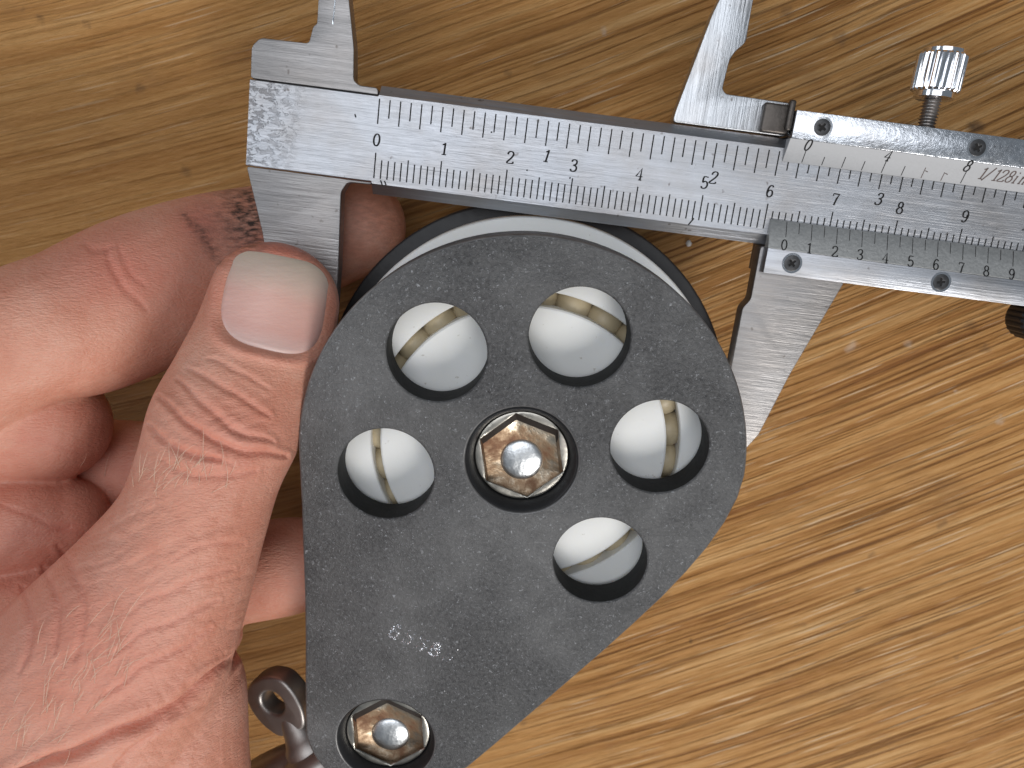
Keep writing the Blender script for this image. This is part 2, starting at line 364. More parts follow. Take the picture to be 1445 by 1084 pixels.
# ------------------------------------------------------------------ stroke lettering
def ell(cx, cy, rx, ry, n=22): return [(cx + rx * math.cos(2 * math.pi * i / n), cy + ry * math.sin(2 * math.pi * i / n)) for i in range(n + 1)]
G6 = [(.50, .84), (.42, .97), (.28, .98), (.14, .82), (.06, .5), (.08, .2), (.18, .03), (.30, 0), (.45, .08), (.53, .28), (.47, .50), (.32, .58), (.16, .52), (.08, .36)]
GL = {'0': [ell(.30, .5, .25, .5)], '1': [[(.10, .82), (.24, .88), (.32, 1), (.32, 0)], [(.12, 0), (.52, 0)]],
      '2': [[(.06, .72), (.08, .88), (.20, .98), (.36, .99), (.50, .90), (.53, .74), (.42, .50), (.20, .24), (.04, .01), (.55, .01), (.57, .16)]],
      '3': [[(.06, .80), (.12, .94), (.28, 1), (.45, .94), (.50, .77), (.42, .60), (.24, .53), (.45, .47), (.54, .28), (.46, .08), (.28, 0), (.10, .05), (.04, .20)]],
      '4': [[(.42, 0), (.42, 1), (.02, .30), (.60, .30)], [(.26, 0), (.56, 0)]],
      '5': [[(.52, .98), (.14, .98), (.10, .52), (.28, .62), (.46, .54), (.54, .32), (.46, .09), (.28, 0), (.10, .04), (.04, .18)]],
      '6': [G6], '7': [[(.05, .80), (.06, .98), (.56, .98), (.40, .60), (.27, 0)]],
      '8': [ell(.29, .76, .19, .24), ell(.29, .26, .25, .26)], '9': [[(.60 - x, 1 - y) for x, y in G6]],
      '/': [[(-.05, -.12), (.50, 1.08)]], 'i': [[(.04, .60), (.17, .64), (.17, 0)], [(.02, 0), (.32, 0)], [(.14, .86), (.20, .94)]],
      'n': [[(.02, .62), (.14, .64), (.14, 0)], [(.14, .42), (.26, .60), (.42, .62), (.50, .48), (.50, 0)], [(.02, 0), (.26, 0)], [(.40, 0), (.62, 0)]]}
def ribbon(V, F, P, w0, w1, z):
    P = [Vector((p[0], p[1])) for p in P]; n = len(P); b = len(V)
    for i in range(n):
        d = P[min(i + 1, n - 1)] - P[max(i - 1, 0)]
        if d.length < 1e-9: d = Vector((0, 1))
        d.normalize(); w = w0 + (w1 - w0) * abs(d.y); nrm = Vector((-d.y, d.x)) * w / 2
        V.append((P[i].x + nrm.x, P[i].y + nrm.y, z)); V.append((P[i].x - nrm.x, P[i].y - nrm.y, z))
    for i in range(n - 1): F.append((b + 2 * i, b + 2 * i + 1, b + 2 * i + 3, b + 2 * i + 2))
def text(s, x, y, h, z, slant=0.0, w0=0.12, w1=0.24, zf=None, adv=0.72):
    """glyph centre-left at x, baseline y; zf(y) gives a sloped surface"""
    V, F = [], []; cx = x
    for ch in s:
        for st in GL[ch]:
            P = [(cx + (px + slant * py) * h, y + py * h) for px, py in st]
            if len(P) < 15 and len(P) > 5:      # smooth the strokes
                Q = []
                for i in range(len(P) - 1):
                    p0, p1, p2, p3 = [np.array(P[max(0, min(len(P) - 1, i + k))]) for k in (-1, 0, 1, 2)]
                    for q in (0, .33, .67):
                        Q.append(tuple(.5 * (2 * p1 + (p2 - p0) * q + (2 * p0 - 5 * p1 + 4 * p2 - p3) * q * q + (3 * p1 - p0 - 3 * p2 + p3) * q ** 3)))
                P = Q + [P[-1]]
            ribbon(V, F, P, w0, w1, z)
        cx += h * (adv if ch not in '1i' else adv * .82)
    if zf: V = [(a, b, zf(b)) for a, b, c in V]
    return V, F
def tick(V, F, x, y0, y1, w, z0, z1):
    b = len(V); V += [(x - w / 2, y0, z0), (x + w / 2, y0, z0), (x + w / 2, y1, z1), (x - w / 2, y1, z1)]; F.append((b, b + 1, b + 2, b + 3))

# ------------------------------------------------------------------ the vernier caliper
CF = frame(0.22632, -0.01622, 530.39, 215.57, 116.313, -0.12895)
cal = thing('vernier_caliper', 'steel vernier caliper with engraved scales clamped across the pulley block', 'caliper', CF)
# fixed beam: plain head at the left, bevelled bar to the right
SA = [(-4.3, -3.6), (8.15, -3.6), (8.15, -.14), (8.02, 0), (-4.18, 0), (-4.3, -.14)]
SB = [(-6.1, -3.6), (9.75, -3.6), (9.75, -1.25), (8.25, 0), (-4.55, 0), (-6.1, -1.35)]
SB2 = [(a * .999 + .002, b) for a, b in SB]
V = []; F = []
for x, sec in ((-19.5, SA), (-0.35, SA), (-0.2, SB), (176, SB)): V += [(x, a, b) for a, b in sec]
for r_ in range(3): F += [(r_ * 6 + k, r_ * 6 + (k + 1) % 6, r_ * 6 + 6 + (k + 1) % 6, r_ * 6 + 6 + k) for k in range(6)]
F += [tuple(range(6))[::-1], tuple(range(18, 24))]
beam = mesh('main_beam', V, F, M['beam'], cal, 20)
J = round_poly([(-19.55, 8.3), (-19.6, 12.8), (-18.4, 14.1), (-11.2, 14.2), (-10.75, 16.6), (-10.2, 17.0), (-10.3, 27), (-8.6, 40.5), (-7.3, 40.5), (-6.1, 22.5), (-4.55, 14.4), (-4.25, 9.9), (-3.4, 9.3), (-0.6, 9.3), (-0.4, 8.3)], 0.6)
uj = plate('upper_jaw', [J], -3.3, -0.35, M['jaw'], cal, 0.12)
J = round_poly([(-19.55, -4.4), (-16.5, -14.4), (-13.6, -29.5), (-9.5, -40.2), (-4.9, -41.2), (-4.5, -40.5), (-4.45, -18.0), (-4.9, -6.4), (-4.0, -4.85), (-0.5, -4.75), (-0.3, -4.4)], 0.5)
lj = plate('lower_jaw', [J], -3.3, -0.35, M['jaw'], cal, 0.12)
# ground knife facet on the upper jaw tip
V = [(-10.2, 17.0, -0.32), (-7.75, 17.3, -0.32), (-7.45, 27, -0.32), (-7.9, 36, -0.32), (-8.7, 40, -1.6), (-10.35, 27, -1.7), (-10.15, 17.6, -1.6)]
V = [(-10.25, 17.05, -0.30), (-7.8, 17.25, -0.30), (-7.5, 27, -0.30), (-7.9, 37, -0.30), (-8.6, 37, -1.1), (-10.35, 27, -1.1), (-10.35, 17.2, -1.1)]
mesh('knife_facet', V, [(0, 1, 2, 5, 6), (2, 3, 4, 5)], M['chrome'], uj, None)
# graduations
V, F = [], []
for i in range(0, 151):
    L = 3.75 if i % 10 == 0 else 3.25 if i % 5 == 0 else 2.75
    tick(V, F, i, -3.75, -3.75 + L, 0.195, 0.012, 0.012)
g = mesh('metric_graduations', V, F, M['ink'], beam, None)
g.data.transform(Matrix.Translation((0, 0, 0)))
V, F = [], []
for i in range(0, 97):
    x = -0.1 + i * 1.5875
    L = 3.6 if i % 2 == 0 else 2.65
    tick(V, F, x, 7.75 - L, 7.75, 0.195, 0.012, 0.012)
mesh('inch_graduations', V, F, M['ink'], beam, None)
def numeral(s, cx, cy, h, z, parent, slant=0.06, mat='ink', zf=None, lab=None, adv=.72, w0=.15, w1=.28):
    wid = h * (.58 + adv * (len(s) - 1) if s != '1' else .6)
    V, F = text(s, cx - wid / 2 - slant * h / 2, cy - h / 2, h, z, slant, zf=zf, adv=adv, w0=w0, w1=w1)
    return mesh('numeral', V, F, M[mat], parent, None)
for i in range(0, 16):
    numeral(str(i), i * 10 - 0.05 + (0.3 if 3 > i > 0 else 0), 1.85, 1.72, 0.012, beam, 0.05)
for i in range(1, 6):
    numeral(str(i), -0.1 + i * 25.4 + .45, 2.75, 1.72, 0.012, beam, 0.2)
# small nicks on the beam
V, F = [], []
for (x, y, l, a) in ((48.9, -4.1, 1.3, 1.0), (1.2, -4.25, .7, -1.1), (1.8, -4.25, .7, -1.1), (23, 0.3, .25, .2), (29.6, 0.0, .25, .9), (17, 5.1, .25, 0), (-3.5, 4.9, .5, 2.0)):
    ribbon(V, F, [(x - math.cos(a) * l / 2, y - math.sin(a) * l / 2), (x, y), (x + math.cos(a) * l / 2, y + math.sin(a) * l / 2)], .22, .22, 0.014)
mesh('nick_marks', V, F, M['ink'], beam, None)['kind'] = 'stuff'

# sliding jaw assembly
ZT = 1.9
sec_top = [(9.0, -5.2), (13.55, -5.2), (13.55, ZT), (9.6, ZT), (6.35, 0.22), (6.35, 0.10), (9.0, 0.10)]
V, F = prism_x([(9.95, -5.2), (13.55, -5.2), (13.55, ZT), (9.6, ZT), (9.6, 0.10), (9.95, 0.10)], 61.0, 128)
slider = mesh('slider', V, F, M['slide'], cal); bevel_obj(slider, 0.10, 2)
V, F = prism_x([(-10.25, -5.2), (-6.3, -5.2), (-6.3, 0.10), (-6.5, 0.10), (-6.5, ZT), (-10.25, ZT)], 60.75, 128)
lower_bar = mesh('lower_slider_bar', V, F, M['jaw'], slider); bevel_obj(lower_bar, 0.10, 2)
lower_bar.data.materials[0] = M['beam']
V, F = boxes([(60.9, 128, -10.2, 13.5, -6.6, -5.2)])
mesh('back_plate', V, F, M['jaw'], slider)
def zup(y): return 0.22 + (y - 6.35) / (9.58 - 6.35) * (ZT - 0.03 - 0.22)
def zlo(y): return 0.25 + (-2.15 - y) / (6.48 - 2.15) * (ZT - 0.03 - 0.25)
V, F = prism_x([(6.35, 0.03), (9.58, 0.03), (9.58, ZT - .03), (6.35, 0.22)], 60.85, 128)
ip = mesh('inch_vernier_plate', V, F, M['satin'], slider); bevel_obj(ip, 0.05, 1, 20)
V, F = prism_x([(-6.48, 0.03), (-2.15, 0.03), (-2.15, 0.25), (-6.48, ZT - .03)], 60.75, 128)
mp = mesh('metric_vernier_plate', V, F, M['satin_grey'], slider); bevel_obj(mp, 0.05, 1, 20)
V, F = [], []
for i in range(0, 21):
    x = 63.3 + i * 1.95; L = 2.3 if i % 2 == 0 else 1.6
    tick(V, F, x, -2.3 - L, -2.3, 0.10, zlo(-2.3 - L) + .02, zlo(-2.3) + .02)
mesh('metric_vernier_marks', V, F, M['ink'], slider, None)
zl2 = lambda y: (zlo(y) if y > -6.48 else ZT) + .025
for i in range(0, 11):
    numeral(str(i), 63.15 + i * 3.9, -5.75, 1.5, 0, slider, 0.04, zf=zl2, w0=.13, w1=.21)
V, F = [], []; V3, F3 = [], []
for i in range(0, 9):
    x = 63.7 + i * 3.02; L = (1.85, 1.15, 1.5, 1.3, 1.85, 1.35, 1.5, 1.2, 1.9)[i]
    V, F = [], []
    tick(V, F, x, 6.5, 6.5 + L, 0.12, zup(6.5) + .02, zup(6.5 + L) + .02)
    if i in (6, 7): ribbon(V, F, [(x + .1, 7.6), (x + .55, 7.45)], .12, .12, zup(7.55) + .03)
    mesh('graduation_mark', V, F, M['rust_ink' if i in (6, 7) else 'ink'], slider, None)
for s, x in (('0', 63.75), ('4', 75.75), ('8', 87.75)):
    numeral(s, x, 8.95, 1.5, 0, slider, 0.18, zf=lambda y: zup(y) + .025, w0=.14, w1=.24)
V, F = text('1/128in', 89.8, 7.45, 1.6, 0, 0.22, 0.12, 0.22, zf=lambda y: zup(y) + .025, adv=.70)
mesh('lettering', V, F, M['rust_ink'], slider, None)
# jaws of the slider
J = round_poly([(43.75, 10.0), (43.9, 11.4), (46.9, 25.4), (47.8, 28.2), (50.3, 37), (52.1, 40.5), (53.0, 40.0), (52.4, 27.0), (52.45, 22.2), (51.2, 20.9), (50.55, 19.6), (50.25, 15.5), (50.9, 14.85), (60.95, 14.75), (60.95, 10.0)], 0.6)
J = [(x, max(y, 9.95)) for x, y in J]
plate('upper_jaw', [J], -3.6, -0.75, M['jaw_up'], slider, 0.12)
J = round_poly([(60.3, -6.4), (60.35, -14.7), (59.35, -16.2), (59.35, -40.6), (60.2, -40.9), (64.0, -39.4), (65.9, -36.3), (68.9, -25.7), (74.2, -10.3), (74.2, -6.4)], 0.5)
plate('lower_jaw', [J], -3.5, -0.35, M['jaw'], slider, 0.12)
V, F = boxes([(56.6, 60.8, 10.1, 14.3, -0.72, 0.55), (57.6, 60.8, 9.95, 14.9, -4.6, -0.9), (60.0, 60.96, 10.6, 15.0, 0.0, 1.3)])
gs = mesh('gib_and_shadow', V, F, M['gib_shadow'], slider); bevel_obj(gs, 0.35, 3)  # partly a gib, partly the gap's shadow built in as dark metal
# screws with cross recess
def screw(x, y, parent):
    r = 1.22; rec = []
    a, b = 0.62, 0.17; rot = 0.35 + x
    P = [(-b, a), (b, a), (b, b), (a, b), (a, -b), (b, -b), (b, -a), (-b, -a), (-b, -b), (-a, -b), (-a, b), (-b, b)]
    P = [(x + p * math.cos(rot) - q * math.sin(rot), y + p * math.sin(rot) + q * math.cos(rot)) for p, q in P]
    o = plate('screw', [circle(x, y, r, 28), P], ZT - 0.6, ZT + 0.09, M['screw'], parent, 0.07)
    V, F = lathe([(.8, ZT + 0.014), (.001, ZT + 0.014)], 20, x, y)
    mesh('recess_shade', V, F, M['ink'], parent, None)  # black disc puts the shade of the cross recess into colour
    V, F = lathe([(1.02 * r + 0.30, ZT + 0.008), (1.0 * r, ZT + 0.012)], 32, x, y)
    rim = mesh('countersink_rim', V, F, M['chrome'], parent, None)
    return o
for x, y in ((65.1, 11.6), (88.2, 11.6), (111.3, 11.6), (64.8, -8.3), (87.8, -8.25), (111, -8.25)): screw(x, y, slider)
# fine brown stains on the lower bar stay in the metal; thumb wheel under the right end
def fluted(prof, n, depth, cx, cy, axis='z'):
    V, F = [], []; N = n * 4
    for r, z, d in prof:
        for i in range(N):
            a = 2 * math.pi * i / N; k = (0, .75, 1, .75)[i % 4]
            rr = r - d * (1 - k); V.append((rr * math.cos(a), rr * math.sin(a), z))
    for k in range(len(prof) - 1):
        for i in range(N):
            j = (i + 1) % N; F.append((k * N + i, k * N + j, (k + 1) * N + j, (k + 1) * N + i))
    F.append(tuple(range(N))[::-1]); F.append(tuple(range((len(prof) - 1) * N, len(prof) * N)))
    return V, F
V, F = fluted([(3.2, -5, .0), (3.5, -4.6, .35), (3.5, -.6, .35), (3.2, -.2, 0)], 22, .3, 0, 0)
mesh('thumb_wheel', [(x + 106.4, y - 12.2, z) for x, y, z in V], F, M['black'], slider, 30)
# lock screw standing out of the top edge (its axis runs along the caliper's y)
ls = bpy.data.objects.new('lock_screw', None); col.objects.link(ls); ls.parent = cal
def along_y(V, x, z): return [(x + a, c, z - b) for a, b, c in V]
V, F = fluted([(2.45, 18.0, 0), (2.75, 18.15, 0), (2.75, 18.9, 0), (3.05, 19.0, .05), (3.45, 19.25, .42), (3.45, 24.0, .42), (3.1, 24.3, .05), (2.9, 24.35, 0), (2.9, 24.85, 0), (2.7, 25.0, 0)], 24, .4, 0, 0)
mesh('knurled_knob', along_y(V, 81.75, -1.6), F, M['chrome'], ls, 28)
prof = [(1.0, 13.0)]; y = 13.0
while y < 18.0: prof += [(1.02, y + .05), (1.30, y + .22), (1.02, y + .40)]; y += .46
V, F = lathe(prof, 28)
mesh('threaded_stem', along_y(V, 81.75, -1.6), F, M['shackle'], ls, 50)
V, F = lathe([(2.1, 13.57), (1.3, 13.6), (1.15, 13.4)], 28)
mesh('screw_collar', along_y(V, 81.75, -1.6), F, M['black'], ls, 30)

# ------------------------------------------------------------------ the pulley block
BF = frame(0.28336, -0.01967, 735.95, 650.89, 109.14, 0.0)
blk = thing('pulley_block', 'dark grey teardrop pulley block with round holes showing a white sheave', 'pulley block', BF)
HR, HD = 19.55, 6.9
def teardrop(k=0.0, r0=31.75, cx=0.0, cy=0.0):
    A = []
    for d in np.arange(-4, 182, 3.0): A.append(((r0 + k) * math.cos(R(d)) + cx, (r0 + k) * math.sin(R(d)) + cy))
    A += [(-32.0 - k, -7), (-32.35 - k, -14), (-32.75 - k, -22), (-33.3 - k, -30), (-33.9 - k, -37)]
    for d in np.arange(182, 316, 6.0): A.append((-21.4 + (13.2 + k) * math.cos(R(d)), -46.0 + (13.2 + k) * math.sin(R(d))))
    q = k * .7
    A += [(x + q, y - q) for x, y in ((-8.8, -53.1), (-4.6, -48.9), (1.4, -42.7), (7.1, -36.8), (12.1, -31.6), (16.9, -26.4), (20.9, -21.9), (24.3, -17.6), (27.1, -13.6))]
    A += [(29.4 + k, -9.5), (30.95 + k, -5.7)]
    return A
holes = [circle(HR * math.cos(R(a)), HR * math.sin(R(a)), HD, 60) for a in (126.2, 66.2, 6.2, -53.8, 186.2)]
B2 = (-21.8, -48.1)
fp = plate('cheek_plate', [teardrop()] + holes + [circle(0, 0, 8.0, 60), circle(B2[0], B2[1], 7.75, 60)], -5.3, 0.0, M['plate'], blk, 0.42, 50, 3)
fp['label'] = 'front cheek plate with five round holes'
# worn stamp: broken raised burrs of the lettering
V, F = [], []
def burr(pts):
    for (x, y) in pts:
        for _ in range(3):
            a = random.uniform(0, 6.28); l = random.uniform(.12, .34); q = (x + random.gauss(0, .13), y + random.gauss(0, .13))
            h = random.uniform(.03, .10); dx, dy = math.cos(a) * l / 2, math.sin(a) * l / 2; w = random.uniform(.05, .10)
            b = len(V); V.extend([(q[0] - dx, q[1] - dy, 0.0), (q[0] - dy * w / l * 2, q[1] + dx * w / l * 2, 0.0), (q[0] + dx, q[1] + dy, 0.0), (q[0] + dy * w / l * 2, q[1] - dx * w / l * 2, 0.0), (q[0], q[1], h)])
            F.extend([(b, b + 4, b + 1), (b + 1, b + 4, b + 2), (b + 2, b + 4, b + 3), (b + 3, b + 4, b)])
BS0 = np.array((-20.6, -28.6)); ux = np.array((math.cos(R(-27)), math.sin(R(-27)))); uy = np.array((-ux[1], ux[0]))
for (s, ox) in (('6', 0.0), ('5', 2.4), ('3', 4.6), ('8', 6.9), ('5', 9.2)):
    pts = []
    for st in GL[s]:
        for i in range(len(st) - 1):
            for q in (0, .5):
                p = np.array(st[i]) * (1 - q) + np.array(st[i + 1]) * q
                if random.random() < (.85 if ox < 3 else .42): pts.append(tuple(BS0 + ux * (ox + p[0] * 2.6) + uy * p[1] * 2.4))
    burr(pts)
mesh('stamped_marks', V, F, M['chrome'], fp, None)['kind'] = 'stuff'
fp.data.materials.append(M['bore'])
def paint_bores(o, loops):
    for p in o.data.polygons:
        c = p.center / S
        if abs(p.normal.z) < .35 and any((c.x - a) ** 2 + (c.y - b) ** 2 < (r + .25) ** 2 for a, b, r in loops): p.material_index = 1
fp.data.materials.append(M['worn_rim'])
for p in fp.data.polygons:
    c = p.center / S
    if .25 < p.normal.z < .93 and not any((c.x - a) ** 2 + (c.y - b) ** 2 < (r + .6) ** 2 for a, b, r in [(HR * math.cos(R(a)), HR * math.sin(R(a)), HD) for a in (126.2, 66.2, 6.2, -53.8, 186.2)]): p.material_index = 2
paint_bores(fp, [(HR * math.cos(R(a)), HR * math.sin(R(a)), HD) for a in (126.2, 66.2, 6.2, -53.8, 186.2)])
rp = plate('cheek_plate', [teardrop(2.6, 31.9, .35, .3), circle(0, 0, 4, 24)], -29.0, -25.2, M['plate'], blk, 0.4, 50, 2)
rp['label'] = 'rear cheek plate, mostly hidden behind the sheave'
rp.data.materials[0] = M['rear']
# sheave: outer wheel, inner race cover, balls in the gap between them
SX, SY = 0.45, 0.35
V, F = lathe([(23.3, -14.0), (23.05, -6.25), (23.2, -6.0), (29.6, -6.0), (30.0, -6.4), (30.0, -7.4), (27.6, -9.5), (26.4, -13.0), (27.0, -17.0), (29.4, -20.6), (32.0, -20.9), (32.2, -21.2), (32.2, -24.2), (31.8, -24.6), (23.3, -24.6), (23.3, -14.0)], 128, SX, SY)
sheave = mesh('sheave', V, F, M['acetal'], blk, 30)
V, F = lathe([(8.3, -14), (8.3, -5.9), (9.5, -5.95), (14, -5.95), (18, -5.97), (21.1, -6.0), (21.35, -6.15), (21.35, -8.6), (19.4, -9.5), (19.4, -14)], 96, 0.15, -0.1)
mesh('race_cover', V, F, M['acetal'], blk, 30)
bmb = bmesh.new(); bmesh.ops.create_icosphere(bmb, subdivisions=3, radius=2.85 * S)
ball = bm_mesh('bearing_ball', bmb, M['ball'], blk, 180)
NB = 27
for i in range(NB):
    o = ball if i == 0 else ball.copy()
    if i: col.objects.link(o); o.parent = blk
    a = 2 * math.pi * (i + .3) / NB
    o.location = ((SX * .6 + 21.9 * math.cos(a)) * S, (21.9 * math.sin(a)) * S, -10.2 * S)
V, F = lathe([(19.5, -13.5), (23.2, -13.5)], 64, .2, 0)
mesh('raceway', V, F, M['ball'], blk, 30)
# bolts: rubber ring, bolt head with hexagon socket and domed dimple
def hexbolt(cx, cy, rot, name, dz=0.0):
    b = bpy.data.objects.new(name, None); col.objects.link(b); b.parent = blk; b.location = (cx * S, cy * S, 0)
    V, F = lathe([(7.75, -4.2), (7.98, -0.6), (7.98, -0.25), (7.8, -0.10), (7.55, -0.35), (7.1, -1.3), (6.85, -2.2), (6.8, -4.2)], 72)
    mesh('rubber_ring', V, F, M['rubber'], b, 40)
    # head: rounded rim then the hexagonal opening
    n = 72; V, F, mi = [], [], []
    def hx(a, r):                                        # hexagon radius at angle a
        k = (a - rot) % (math.pi / 3) - math.pi / 6
        return r * math.cos(math.pi / 6) / math.cos(k)
    rings = [(lambda a: 6.82, -3.4, 0), (lambda a: 6.82, -2.35, 0), (lambda a: 6.66, -2.08, 0), (lambda a: max(6.34, hx(a, 6.60) + .03), -2.0, 0), (lambda a: hx(a, 6.55), -2.05, 0), (lambda a: hx(a, 6.46), -2.2, 0),
             (lambda a: hx(a, 6.16), -3.1, -.62 - dz), (lambda a: hx(a, 6.08), -3.25, -.68 - dz)]
    for fr, z, dy in rings:
        for i in range(n):
            a = rot + 2 * math.pi * i / n; r = fr(a); V.append((r * math.cos(a), r * math.sin(a) + dy, z))
    for k in range(len(rings) - 1):
        for i in range(n):
            j = (i + 1) % n; F.append((k * n + i, k * n + j, (k + 1) * n + j, (k + 1) * n + i)); mi.append(0 if k < 5 else 1 if math.sin(rot + 2 * math.pi * (i + .5) / n) > .42 else 2)  # upper walls get the painted shade
    mesh('bolt_head', V, F, [M['rim'], M['grime_shade'], M['bolt']], b, 35, mi)
    # socket floor: shallow cone
    V, F = [], []
    fr = [(1.0, -3.25), (.86, -3.47), (.65, -3.84), (.58, -3.95)]
    for s, z in fr:
        for i in range(n):
            a = rot + 2 * math.pi * i / n; r = hx(a, 6.10) * s if s > .72 else 5.4 * s; V.append((r * math.cos(a), r * math.sin(a) - .68 - dz - (.25 + dz * .4 if s < .8 else 0), z))
    for k in range(len(fr) - 1):
        for i in range(n):
            j = (i + 1) % n; F.append((k * n + i, k * n + j, (k + 1) * n + j, (k + 1) * n + i))
    mesh('socket_floor', V, F, M['bolt'], b, 35)
    V, F = lathe([(3.16, -4.0), (3.1, -3.84), (2.85, -3.66), (2.3, -3.46), (1.5, -3.30), (.8, -3.22), (.01, -3.2)], 48)
    mesh('dimple', [(x, y - .95 - dz * 1.4, z) for x, y, z in V], F, M['nub'], b, 60)
    return b
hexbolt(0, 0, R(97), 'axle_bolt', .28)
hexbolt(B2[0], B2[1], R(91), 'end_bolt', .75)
V, F = lathe([(3.9, -5.0), (3.9, -29.5)], 32)
mesh('axle', V, F, M['rim'], blk, 30)
V, F = lathe([(4.2, -4.5), (4.2, -25.0)], 32, *B2)
mesh('spacer', V, F, M['rim'], blk, 30)

# ------------------------------------------------------------------ shackle lying beside the small end of the block
def tube(path, rad, n=16, close=True):
    P = [Vector(p) for p in path]; V, F = [], []; up = Vector((0, 0, 1))
    if isinstance(rad, (int, float)): rad = [rad] * len(P)
    pn = None
    for i, p in enumerate(P):
        d = (P[min(i + 1, len(P) - 1)] - P[max(i - 1, 0)]).normalized()
        if pn is None: pn = d.orthogonal().normalized()
        pn = (pn - d * pn.dot(d)).normalized(); b = d.cross(pn)
        for k in range(n):
            a = 2 * math.pi * k / n; V.append(tuple(p + (pn * math.cos(a) + b * math.sin(a)) * rad[i]))
    for i in range(len(P) - 1):
        for k in range(n):
            j = (k + 1) % n; F.append((i * n + k, i * n + j, (i + 1) * n + j, (i + 1) * n + k))
    if close: F.append(tuple(range(n))[::-1]); F.append(tuple(range((len(P) - 1) * n, len(P) * n)))
    return V, F
SZ = 131.0; KS = 1.22
sh_o = to_world(ray_pt(387, 990, SZ)); sh_d = to_world(ray_pt(447, 1082, SZ + 1)) - sh_o; sh_d /= np.linalg.norm(sh_d)
zx = Vector(sh_d); zn = Vector((-0.22, -0.20, 1)); zn = (zn - zx * zn.dot(zx)).normalized(); zy = zn.cross(zx)
SM = Matrix([[zx.x * KS, zy.x * KS, zn.x * KS, sh_o[0] * S], [zx.y * KS, zy.y * KS, zn.y * KS, sh_o[1] * S], [zx.z * KS, zy.z * KS, zn.z * KS, sh_o[2] * S], [0, 0, 0, 1]])
shk = thing('shackle', 'dull steel shackle with an eyed pin, under the small end of the block', 'shackle', SM)
pin = plate('pin_eye', [round_poly([(-4.0, -1.6), (-2.6, -3.9), (0, -4.5), (2.6, -4.1), (5.2, -2.6), (5.2, 2.6), (2.6, 4.1), (0, 4.5), (-2.6, 3.9), (-4.0, 1.6)], 2.2, 6), circle(0, 0, 1.85, 32)], -2.6, 0.5, M['shackle'], shk, 0.5, 60, 3)
V, F = tube([(2.6, 0, -1), (4.0, 0, -1), (5.4, 0, -1), (6.6, 0, -1), (7.4, 0, -1), (8.6, 0, -1), (9, 0, -1), (24, 0, -1)], [1.4, 1.9, 2.3, 2.8, 3.4, 3.5, 2.2, 2.2], 28)
mesh('pin_shaft', V, F, M['shackle'], shk, 40)
bmb = bmesh.new(); bmesh.ops.create_uvsphere(bmb, u_segments=32, v_segments=20, radius=1.0)
for v in bmb.verts: v.co = Vector(((v.co.x * 2.9 + 10.4), v.co.y * 5.2, v.co.z * 5.0 - 1)) * S
bm_mesh('bow_ear', bmb, M['shackle'], shk, 180)
bmb = bmesh.new(); bmesh.ops.create_uvsphere(bmb, u_segments=32, v_segments=20, radius=1.0)
for v in bmb.verts: v.co = Vector(((v.co.x * 2.6 + 23.2), v.co.y * 5.2, v.co.z * 5.0 - 1)) * S
bm_mesh('bow_ear', bmb, M['shackle'], shk, 180)
pa = [(11.2 + 0, 0, -1)] + [(17.2 - 8 * math.cos(a) * (1 + .12 * math.sin(a)), -26 * math.sin(a), -1) for a in np.linspace(.1, math.pi - .1, 20)] + [(23.2, 0, -1)]
V, F = tube(pa, 2.3, 16); mesh('bow', V, F, M['shackle'], shk, 60)

# ------------------------------------------------------------------ crumb on the table
bmb = bmesh.new(); bmesh.ops.create_icosphere(bmb, subdivisions=2, radius=0.5 * S)
for v in bmb.verts: v.co = Vector((v.co.x * (1 + random.uniform(-.25, .25)), v.co.y * (1.3 + random.uniform(-.25, .25)), v.co.z * .7))
tk = to_cam(np.array([[0, 0, 0.4]]))
def on_table(x, y, h=0.0):
    d = np.array([(x - PW / 2) / FPX, -(y - PH / 2) / FPX, -1.0]) @ RT; return np.array([0, 0, CAM_H]) + d * (h - CAM_H) / d[2]
cr = bm_mesh('crumb', bmb, M['acetal'], None, 60); cr.location = Vector(on_table(972, 344, .4)) * S
cr['label'] = 'tiny pale crumb on the wood between the block and the right jaw'; cr['category'] = 'crumb'

# ------------------------------------------------------------------ the hand
def sweep(chain, n=28, sub=6):
    C = np.array([[*ray_pt(x, y, z), rw, rd] for x, y, z, rw, rd in chain])
    P = []
    for i in range(len(C) - 1):
        p0, p1, p2, p3 = C[max(i - 1, 0)], C[i], C[i + 1], C[min(i + 2, len(C) - 1)]
        for q in np.arange(sub) / sub:
            P.append(.5 * (2 * p1 + (p2 - p0) * q + (2 * p0 - 5 * p1 + 4 * p2 - p3) * q * q + (3 * p1 - p0 - 3 * p2 + p3) * q ** 3))
    P.append(C[-1]); P = np.array(P); T = np.gradient(P[:, :3], axis=0); T /= np.linalg.norm(T, axis=1)[:, None]
    rows = []
    for a in np.linspace(-90, 0, 7)[:-1]: rows.append((0, math.cos(R(a)) if a > -90 else .02, math.sin(R(a))))
    for i in range(len(P)): rows.append((i, 1.0, 0.0))
    for a in np.linspace(0, 90, 7)[1:]: rows.append((len(P) - 1, math.cos(R(a)) if a < 90 else .02, math.sin(R(a))))
    V, F = [], []
    for i, k, off in rows:
        p = P[i]; t = T[i]; v = -p[:3] / np.linalg.norm(p[:3]); s = np.cross(t, v); s /= np.linalg.norm(s); d = np.cross(s, t)
        o = p[:3] + t * off * (p[3] * .5 + p[4] * .5)
        for j in range(n):
            a = 2 * math.pi * j / n; V.append(o + s * math.cos(a) * p[3] * k + d * math.sin(a) * p[4] * k)
    for r_ in range(len(rows) - 1):
        for j in range(n):
            q = (j + 1) % n; F.append((r_ * n + j, r_ * n + q, (r_ + 1) * n + q, (r_ + 1) * n + j))
    F.append(tuple(range(n))[::-1]); F.append(tuple(range((len(rows) - 1) * n, len(rows) * n)))
    return V, F
